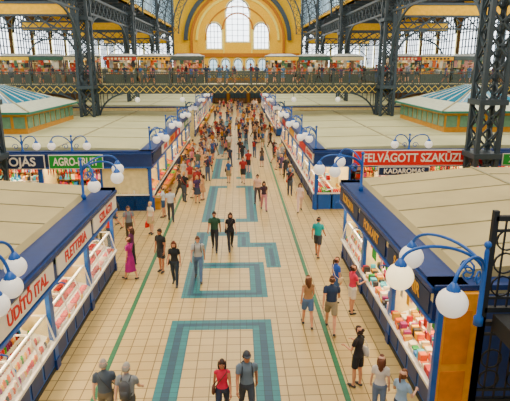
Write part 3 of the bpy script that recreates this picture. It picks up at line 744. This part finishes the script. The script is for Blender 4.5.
person(.14,9.95,185,sex='m',H=1.82,top='6e7a86',bot='3a3f48',hair='2a1c14',hs='cap',skin=1,bag='backpack',bagc='2a3038',**W1)
person(2.98,11.1,40,sex='f',H=1.7,top='1d1c20',bot='1e1f24',btype='shorts',hair='2c1d18',hs='bun',skin=0,bag='shoulder',bagc='e8e0d8',**HB)
person(3.2,9.9,-20,sex='f',H=1.64,top='d8d2cc',bot='6a7890',hair='5a3626',hs='long',skin=2,**ST)
person(3.5,9.3,-50,sex='f',H=1.66,top='9ab0c8',bot='2c3450',hair='6b4630',hs='tail',skin=2,**HB)
person(2.12,14.2,5,sex='f',H=1.72,top='a58468',bot='5b7296',btype='shorts',sleeve='none',hair='5a3a26',hs='long',skin=0,**W3)
person(2.8,13.9,-8,sex='m',H=1.86,top='26344e',bot='8c8470',btype='shorts',hair='4a3424',skin=0,**W1)
person(3.3,15.8,-60,sex='f',H=1.68,top='3a58a8',bot='48628c',btype='shorts',hair='3a241a',hs='tail',skin=0,bag='cross',bagc='d8c8a8',**ST)
person(3.7,15.0,-70,sex='f',H=1.72,top='c85064',bot='e8e0d4',btype='shorts',hair='3c261c',hs='bun',skin=0,**HB)
person(3.35,20.1,-25,sex='m',H=1.78,top='2f8c90',bot='343840',btype='shorts',hair='241a16',skin=1,**W3)
person(3.4,27.0,175,sex='f',H=1.7,top='e8d4cc',bot='e0c8c0',btype='pants',hair='4a2e22',hs='long',skin=0,**W2)
person(1.4,27.3,185,sex='f',H=1.74,top='3c2c38',bot='b88890',btype='pants',hair='2c1a16',hs='long',skin=0,**W1)
person(1.1,29.0,170,sex='m',H=1.78,top='d8b8a8',bot='484448',hair='3a261c',skin=0,**W2)
person(-1.1,21.0,178,sex='m',H=1.86,top='2e4a3c',bot='23262c',hair='2a1c16',skin=1,**W1)
person(-.4,21.1,188,sex='f',H=1.78,top='1c1c22',bot='1e2028',hair='2c1a14',hs='long',skin=0,bag='cross',bagc='2a2226',**W2)
person(-1.58,17.8,184,sex='m',H=1.84,top='b8b8b4',bot='5a6e8a',hair='5a4030',skin=0,bag='backpack',bagc='3a4048',**W1)
person(-2.42,17.4,176,sex='f',H=1.76,top='1f2226',bot='24303e',hair='5a2e1e',hs='long',skin=0,bag='shoulder',bagc='2a2426',**W3)
person(-3.12,18.7,150,sex='m',H=1.8,top='1e2024',bot='2c2e34',btype='shorts',hair='2a1c14',skin=1,**ST)
person(-4.2,18.0,60,sex='f',H=1.72,top='8c2c6c',btype='dress',hem=.35,hair='4a2c1e',hs='bun',skin=0,bag='carry',bagc='e8e4da',**W3)
person(-4.4,19.4,80,sex='f',H=1.68,top='5a3050',bot='2a2c34',hair='3a241a',hs='long',skin=1,**ST)
person(-5.9,21.6,100,sex='f',H=1.65,top='c84838',bot='38404c',hair='6a3c26',hs='long',skin=0,**HB)
person(-5.1,22.2,200,sex='m',H=1.76,top='707880',bot='38342e',hair='3a2a20',skin=0,bag='backpack',bagc='8c2c34',**ST)
person(-6.6,22.4,40,sex='m',H=1.74,top='30343c',bot='5a5648',hair='8a8680',skin=2,**ST)
person(-4.3,23.4,150,sex='f',H=1.62,top='e0d8c8',bot='b8a888',btype='skirt',hem=.6,hair='c8a878',hs='bun',skin=2,bag='carry',bagc='c83a30',**ST)
person(-4.1,26.2,100,sex='f',H=1.68,top='d4dce0',bot='405878',btype='shorts',hair='4a3020',hs='tail',skin=0,**RE)
person(-3.6,25.4,10,sex='m',H=1.82,top='c8ccd0',bot='3a3c44',hair='6a4a34',skin=0,**W3)
tm=[]
cols=['2c3444','a8a49c','8c3a38','3a5a8c','1e2024','c8a080','4c5a50','a8707c','d0ccc0','4c3a5c','b08050','5a7898','26282e','30303c','8a8c90','483c38']
for i in range(20):
    f=i%2; ps=[W1,W2,W3,ST,RE,HB][i%6]
    me=person_mesh(sex='f' if f else 'm',H=1.64+.03*(i%3) if f else 1.75+.03*(i%3),top=cols[i%16],bot=['2c3444','4a5a78','2a2a2e','8a8068','3a4250'][i%5],
        btype=['pants','shorts','pants','skirt','shorts','dress'][(i//1)%6] if f else ['pants','shorts'][i//2%2],hair=['2a1c14','4a3020','6a4a30','8a8680','c8a070'][i%5],
        hs='long' if i%4==1 else 'tail' if f else 'short',skin=i%3,bag=[None,'backpack',None,'shoulder','cross'][i%5],bagc=['222428','8c3030','3a4a6a'][i%3],sleeve=['short','none','short'][i%3] if f else 'short',vox=.024,**ps)
    tm.append((me,'woman' if f else 'man'))
placed=[]
def crowd(n,x0,x1,y0,y1,z=0,mind=.66,rots=(0,180)):
    for _ in range(n):
        for t in range(20):
            x=random.uniform(x0,x1);y=random.uniform(y0,y1)
            if all((x-a)**2+(y-c)**2>mind**2 or abs(z-zz)>1 for a,c,zz in placed): break
        else: continue
        placed.append((x,y,z)); me,nm=random.choice(tm); s=random.uniform(.95,1.04)
        r=random.choice(rots)+random.uniform(-30,30)
        put(nm,me,None,Matrix.Translation((x,y,z))@Matrix.Rotation(math.radians(r),4,'Z')@Matrix.Scale(s,4))
crowd(30,-4.1,-2.2,29,44,rots=(0,180,90)); crowd(38,-4.1,-.9,44.4,60,rots=(0,180,90)); crowd(7,-1,3,34,44); crowd(20,0,3.6,44,60,rots=(0,180,270)); crowd(70,-4.1,3.6,60,100)
crowd(9,3.0,3.6,29,44,rots=(270,0,180)); crowd(8,-11.5,-6,23.5,26.2,rots=(0,90,270)); crowd(7,5.5,11.5,23,26.2,rots=(0,90,270))
crowd(62,-25,25,46.55,47.9,z=6.3,rots=(180,0,90,270)); crowd(22,-20,20,103.8,106.3,z=6.3)
# ---------------------------------------------------------------- lights, world, camera
area('nave_fill_light',(0,48,24.5),16,108,22000,(1,.93,.80))  # added area lamp below the nave roof, out of view, fills the hall
area('aisle_fill_light',(-19.5,25,14.4),9,46,3700,(1,.92,.79)); area('aisle_fill_light',(19.5,25,14.4),9,46,3700,(1,.92,.79))  # added fill lamps, unseen, under the closed aisle ceilings
area('end_wall_fill_light',(0,98,22.5),18,4,1200,(1,.97,.82),(math.radians(50),0,0))  # added lamp, out of view, brightens the end wall
w=bpy.data.worlds.new('world'); sc.world=w; w.use_nodes=True
bgn=w.node_tree.nodes['Background']
bgn.inputs['Color'].default_value=(.98,.97,.95,1); bgn.inputs['Strength'].default_value=.65
cam=bpy.data.cameras.new('camera'); co=bpy.data.objects.new('camera',cam); COL.objects.link(co)
cam.sensor_width=36; cam.lens=36*500/510; cam.clip_end=400; cam.clip_start=.05
co.location=(0,0,8); co.rotation_euler=(math.radians(90-15.16),0,math.radians(-1.88)); sc.camera=co
